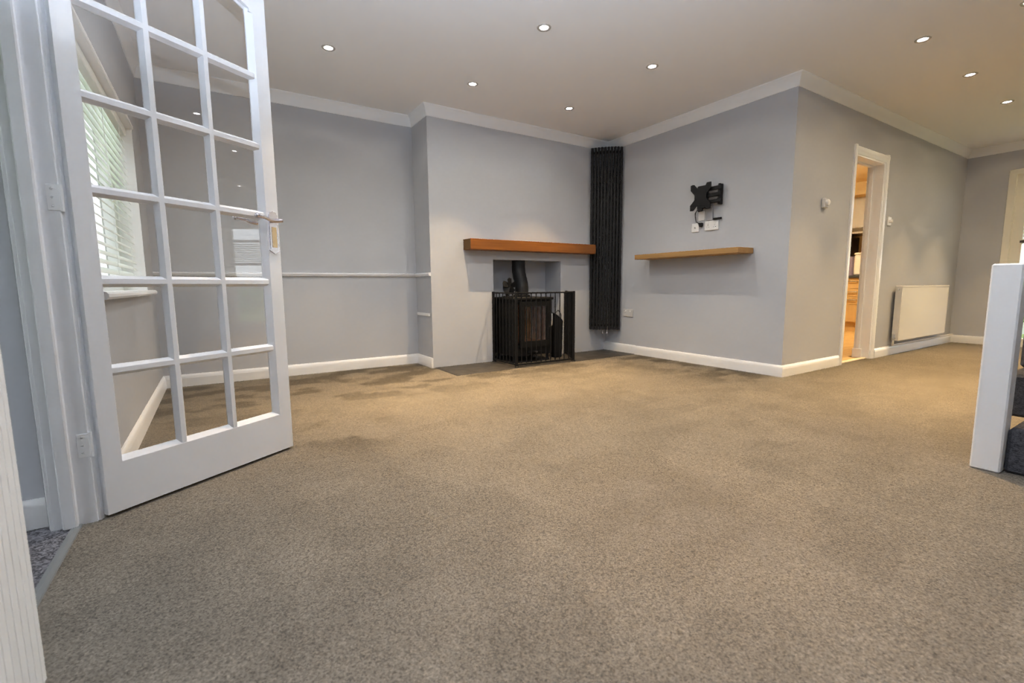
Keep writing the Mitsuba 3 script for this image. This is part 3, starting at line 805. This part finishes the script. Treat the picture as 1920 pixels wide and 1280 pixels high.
base_unit('light wood kitchen drawer unit with three steel bar handles under the worktop', 3.320, 3.600, True)
base_unit('light wood kitchen cupboard with one bar handle left of the drawer unit', 3.603, 4.10, False)
k = add('worktop', box(FXK - 0.03, KE - 0.002, 3.300, 4.69, 0.869, 0.907, 0.004), m_('worktop'))
tag(k, 'dark blue grey kitchen worktop on the wooden units', 'worktop')
k = thing('bread_bin', 'white bread bin standing on the dark kitchen worktop', 'bread bin')
add('body', box(9.24, 9.48, 3.325, 3.490, 0.908, 1.235, 0.02), m_('plastic'), k)
add('lid', box(9.235, 9.485, 3.320, 3.495, 1.237, 1.275, 0.015), m_('plastic'), k)
add('knob', at(lathe([(0, 0), (0.02, 0), (0.024, 0.02), (0, 0.026)], 14), 9.36, 3.407, 1.274), m_('plastic'), k)
k = add('storage_jar', at(lathe([(0, 0), (0.06, 0), (0.062, 0.02), (0.060, 0.26), (0.05, 0.28), (0.05, 0.31), (0, 0.312)], 24), 9.33, 3.575, 0.908), m_('purple'), smooth=35)
tag(k, 'dark purple grey jar left of the white bread bin on the worktop', 'jar')
hd = thing('cooker_hood', 'stainless steel chimney cooker hood over the kitchen worktop', 'cooker hood')
HY0, HY1 = 3.470, 4.10
add('chimney', box(9.55, KE - 0.002, 3.505, 3.80, 1.66, 2.395, 0.004), m_('steel'), hd)
v = [[9.30, HY0 - 0.13, 1.585], [KE - 0.002, HY0 - 0.13, 1.585], [KE - 0.002, HY1, 1.585], [9.30, HY1, 1.585], [9.30, HY0 - 0.13, 1.615], [KE - 0.002, HY0 - 0.13, 1.615], [KE - 0.002, HY1, 1.615], [9.30, HY1, 1.615],
     [9.53, 3.49, 1.70], [KE - 0.002, 3.49, 1.70], [KE - 0.002, 3.83, 1.70], [9.53, 3.83, 1.70]]
add('canopy', trimesh.Trimesh(v, process=False).convex_hull, m_('steel'), hd)
k = thing('wall_unit', 'light wood kitchen wall cupboard beside the cooker hood', 'kitchen unit')
add('carcass', box(9.53, KE - 0.002, 3.22, 3.462, 1.640, 1.985, 0.002), m_('unit_wood'), k)
add('door', box(9.508, 9.528, 3.222, 3.460, 1.645, 1.980, 0.002), m_('unit_wood'), k)
k = add('wall_tiles', box(KE - 0.012, KE - 0.001, 3.2, 3.50, 1.985, 2.22), m_('kitchen_tile'))
tag(k, 'pale cream strip of kitchen wall above the wooden wall cupboard', 'wall panel')
k = add('splashback', box(KE - 0.014, KE - 0.001, 3.2, 3.60, 0.91, 1.60), m_('dark_brown'))  # plain dark brown sheet on the wall below the hood
tag(k, 'dark brown panel on the wall below the cooker hood', 'splashback')
k = thing('microwave', 'black microwave oven on the kitchen worktop below the cooker hood', 'microwave')
add('body', box(9.55, KE - 0.02, 3.66, 4.10, 0.908, 1.56, 0.006), m_('black_plastic'), k)
add('door', box(9.535, 9.55, 3.67, 4.0, 0.93, 1.53, 0.003), m_('black_plastic'), k)
k = add('ceiling_bulkhead', box(9.30, KE - 0.002, 3.1, 4.69, 2.20, 2.399), m_('kitchen_wall'))
tag(k, 'ochre boxed bulkhead under the kitchen ceiling over the wall cupboard', 'bulkhead')

# ------------------------------------------------------------------ stairs and newel post at the right
key = add('newel_post', box(3.060, 3.150, 0.472, 0.565, 0.0, 0.858, 0.006), WHITE)
tag(key, 'square white newel post at the right edge at the foot of the stairs', 'newel post')
stt = thing('staircase', 'dark charcoal carpeted stairs starting behind the white newel post', 'stairs')
for i in range(4):
    x0 = 3.100 + 0.25 * i
    y1 = 0.470 if i == 0 else 0.545
    add('step', box(x0 if i else 3.100, 4.10, -0.40, 0.470 if i == 0 else y1, 0.19 * i + (0.0 if i else 0.0), 0.19 * (i + 1) - 0.001, 0.012), m_('stair_carpet'), stt)

# ------------------------------------------------------------------ glazed doors in the end wall
pd = thing('window_2', 'cream framed glazed garden doors in the end wall behind the newel post', 'window')
labels[pd]['kind'] = 'structure'
px0, px1 = X2 + 0.03, X2 + 0.10
n_leaf = 3
wl = (PY1 - PY0 - 0.12) / n_leaf
holes = [[X2 - 1, X2 + 1, PY0 + 0.06 + wl * q + 0.045, PY0 + 0.06 + wl * (q + 1) - 0.045, z0, z1] for q in range(n_leaf) for z0, z1 in ((0.10, 0.78), (0.86, 1.24), (1.28, 1.70), (1.75, 1.97))]
add('frame', solid([px0, px1, PY0, PY1, 0.0, PZ], holes), m_('cream'), pd)
add('casing', cat(box(X2 - 0.016, X2 + 0.14, PY1 - 0.012, PY1 + 0.055, 0, PZ + 0.05, 0.003), box(X2 - 0.016, X2 + 0.14, PY0 - 0.055, PY0 + 0.012, 0, PZ + 0.05, 0.003), box(X2 - 0.016, X2 + 0.14, PY0, PY1, PZ - 0.01, PZ + 0.05, 0.003)), m_('cream'), pd)
for q in range(n_leaf):
    for z in (1.26, 1.715):
        add('glazing_bar', box(px0 - 0.012, px0 + 0.01, PY0 + 0.06 + wl * q + 0.03, PY0 + 0.06 + wl * (q + 1) - 0.03, z - 0.014, z + 0.014), m_('dark_frame'), pd)
for h in holes:
    add('pane', trimesh.Trimesh([[X2 + 0.065, h[2], h[4]], [X2 + 0.065, h[3], h[4]], [X2 + 0.065, h[3], h[5]], [X2 + 0.065, h[2], h[5]]], [[0, 1, 2], [0, 2, 3]], process=False), m_('glass'), pd)

eb = thing('venetian_blind', 'white slatted blind behind the glazed end doors, above the newel post', 'blind')
for q in range(10):
    add('slat', box(X2 + 0.105, X2 + 0.145, PY0 + 0.02, PY1 - 0.02, 1.285 + 0.042 * q, 1.289 + 0.042 * q, 0.001).apply_transform(
        trimesh.transformations.rotation_matrix(math.radians(35), [0, 1, 0], [X2 + 0.125, 0, 1.287 + 0.042 * q])), m_('slat'), eb)
add('headrail', box(X2 + 0.105, X2 + 0.145, PY0 + 0.02, PY1 - 0.02, 1.715, 1.745, 0.003), m_('slat'), eb)

wb = thing('window_3', 'white framed glazing in the outer wall of the porch', 'window')
labels[wb]['kind'] = 'structure'
add('frame', solid([-1.43, -1.37, 0.75, 1.95, 0.25, 2.15], [[-2, 0, 0.81, 1.32, 0.31, 2.09], [-2, 0, 1.38, 1.89, 0.31, 2.09]]), WHITE, wb)
for a, b in ((0.81, 1.32), (1.38, 1.89)):
    add('pane', trimesh.Trimesh([[-1.40, a, 0.31], [-1.40, b, 0.31], [-1.40, b, 2.09], [-1.40, a, 2.09]], [[0, 1, 2], [0, 2, 3]], process=False), m_('glass'), wb)

# ------------------------------------------------------------------ outside: paving, lawn, hedges
struct('ground', cat(box(-14, -1.46, -10, 14, -0.3, -0.15), box(-1.46, -0.21, 2.21, 14, -0.3, -0.15), box(X2 + 0.16, 26, -12, 2.0, -0.3, -0.12)), m_('lawn'))


def hedge(x0, x1, y0, y1, h, label, seed):
    m = trimesh.creation.box(bounds=[[x0, y0, -0.2], [x1, y1, h]])
    m = m.subdivide_to_size(0.25)
    v = np.array(m.vertices)
    import meshkit
    nz = np.stack([meshkit.fbm(v * 1.7 + o, 4, seed) for o in (0, 31, 67)], -1) - 0.5
    m.vertices = v + nz * 0.9 * (v[:, 2:3] > -0.1)
    tag(add('hedge', m, m_('leaf')), label, 'hedge')


hedge(-8.0, -6.6, -6.0, 12.0, 2.0, 'green hedge outside the left window beyond the blind', 3)
hedge(17.0, 18.6, -8.0, 5.0, 0.9, 'low green garden hedge outside the glazed end doors', 9)

# ------------------------------------------------------------------ downlights
LG = [('nearest the glazed door, left of the others', 1.174, 3.565), ('in the front row, near the top middle', 2.293, 2.580), ('in the front row, right of the top middle', 3.310, 2.580),
      ('in the back row, above the left end of the mantel', 2.293, 3.562), ('in the back row, closest to the tall corner radiator', 3.310, 3.562),
      ('first of the right hand row, nearest the camera', 4.580, 1.345), ('middle one of the right hand row', 5.598, 1.345), ('last of the right hand row, furthest from the camera', 6.665, 1.345),
      ('above the glazed door, out of view', 1.174, 2.580), ('over the middle of the carpet, out of view', 3.320, 1.010), ('over the open carpet, out of view', 1.720, 1.000),
      ('over the stairs, out of view', 4.580, 0.846), ('added to brighten the dining end, out of view', 5.598, 0.100), ('added over the dining end by the passage, out of view', 6.665, 0.100), ('added to brighten the end wall, out of view', 7.700, 1.345)]  # last three are added to warm and brighten the dining end
bez = lathe([(0.030, 0.0), (0.034, -0.003), (0.043, -0.004), (0.046, 0.0), (0.046, 0.001), (0.030, 0.001)], 32)
cup = lathe([(0.030, 0.0), (0.030, 0.001), (0.027, 0.02), (0.026, 0.02), (0.029, 0.0)], 32)
face = lathe([(0, 0.0), (0.012, 0.0002), (0.027, 0.001), (0.027, 0.002), (0, 0.002)], 28)
for desc, x, y in LG:
    d = thing('downlight', 'round metal recessed ceiling downlight ' + desc, 'downlight', 'recessed ceiling downlights')
    add('bezel', at(bez, x, y, H - 0.001), m_('bezel'), d, smooth=35)
    k = uniq(d + '__lamp')
    scene[k] = mikit.ply(at(face, x, y, H - 0.0035), diffuse((0.8, 0.8, 0.8)), smooth=False, emitter={'type': 'area', 'sampling_weight': 0.03, 'radiance': {'type': 'rgb', 'value': LAMP_FACE}})
    scene['beam_' + d] = {'type': 'spot', 'sampling_weight': 4.0, 'intensity': {'type': 'rgb', 'value': LAMP}, 'cutoff_angle': 33.0, 'beam_width': 6.0,
                          'to_world': T().look_at(origin=[x, y, H - 0.006], target=[x, y, 0], up=[0, 1, 0])}
    scene['beam_spill_' + d] = {'type': 'spot', 'sampling_weight': 1.8, 'intensity': {'type': 'rgb', 'value': SPILL_DINING if x > 4.4 else SPILL}, 'cutoff_angle': 80.0, 'beam_width': 50.0,
                                'to_world': T().look_at(origin=[x, y, H - 0.006], target=[x, y, 0], up=[0, 1, 0])}
# the kitchen's own ceiling lamp
kl = thing('kitchen_lamp', 'warm ceiling lamp of the kitchen, out of view', 'ceiling lamp')
add('base', at(lathe([(0, 0), (0.10, 0), (0.10, -0.03), (0, -0.03)], 24), 7.8, 3.2, 2.40), m_('plastic'), kl)
scene[kl + '__globe'] = mikit.ply(at(lathe([(0, -0.075), (0.06, -0.065), (0.085, -0.032), (0, -0.031)], 24), 7.8, 3.2, 2.40), diffuse((0.8, 0.8, 0.8)),
                                  emitter={'type': 'area', 'sampling_weight': 22.0, 'radiance': {'type': 'rgb', 'value': [1050.0, 820.0, 480.0]}})
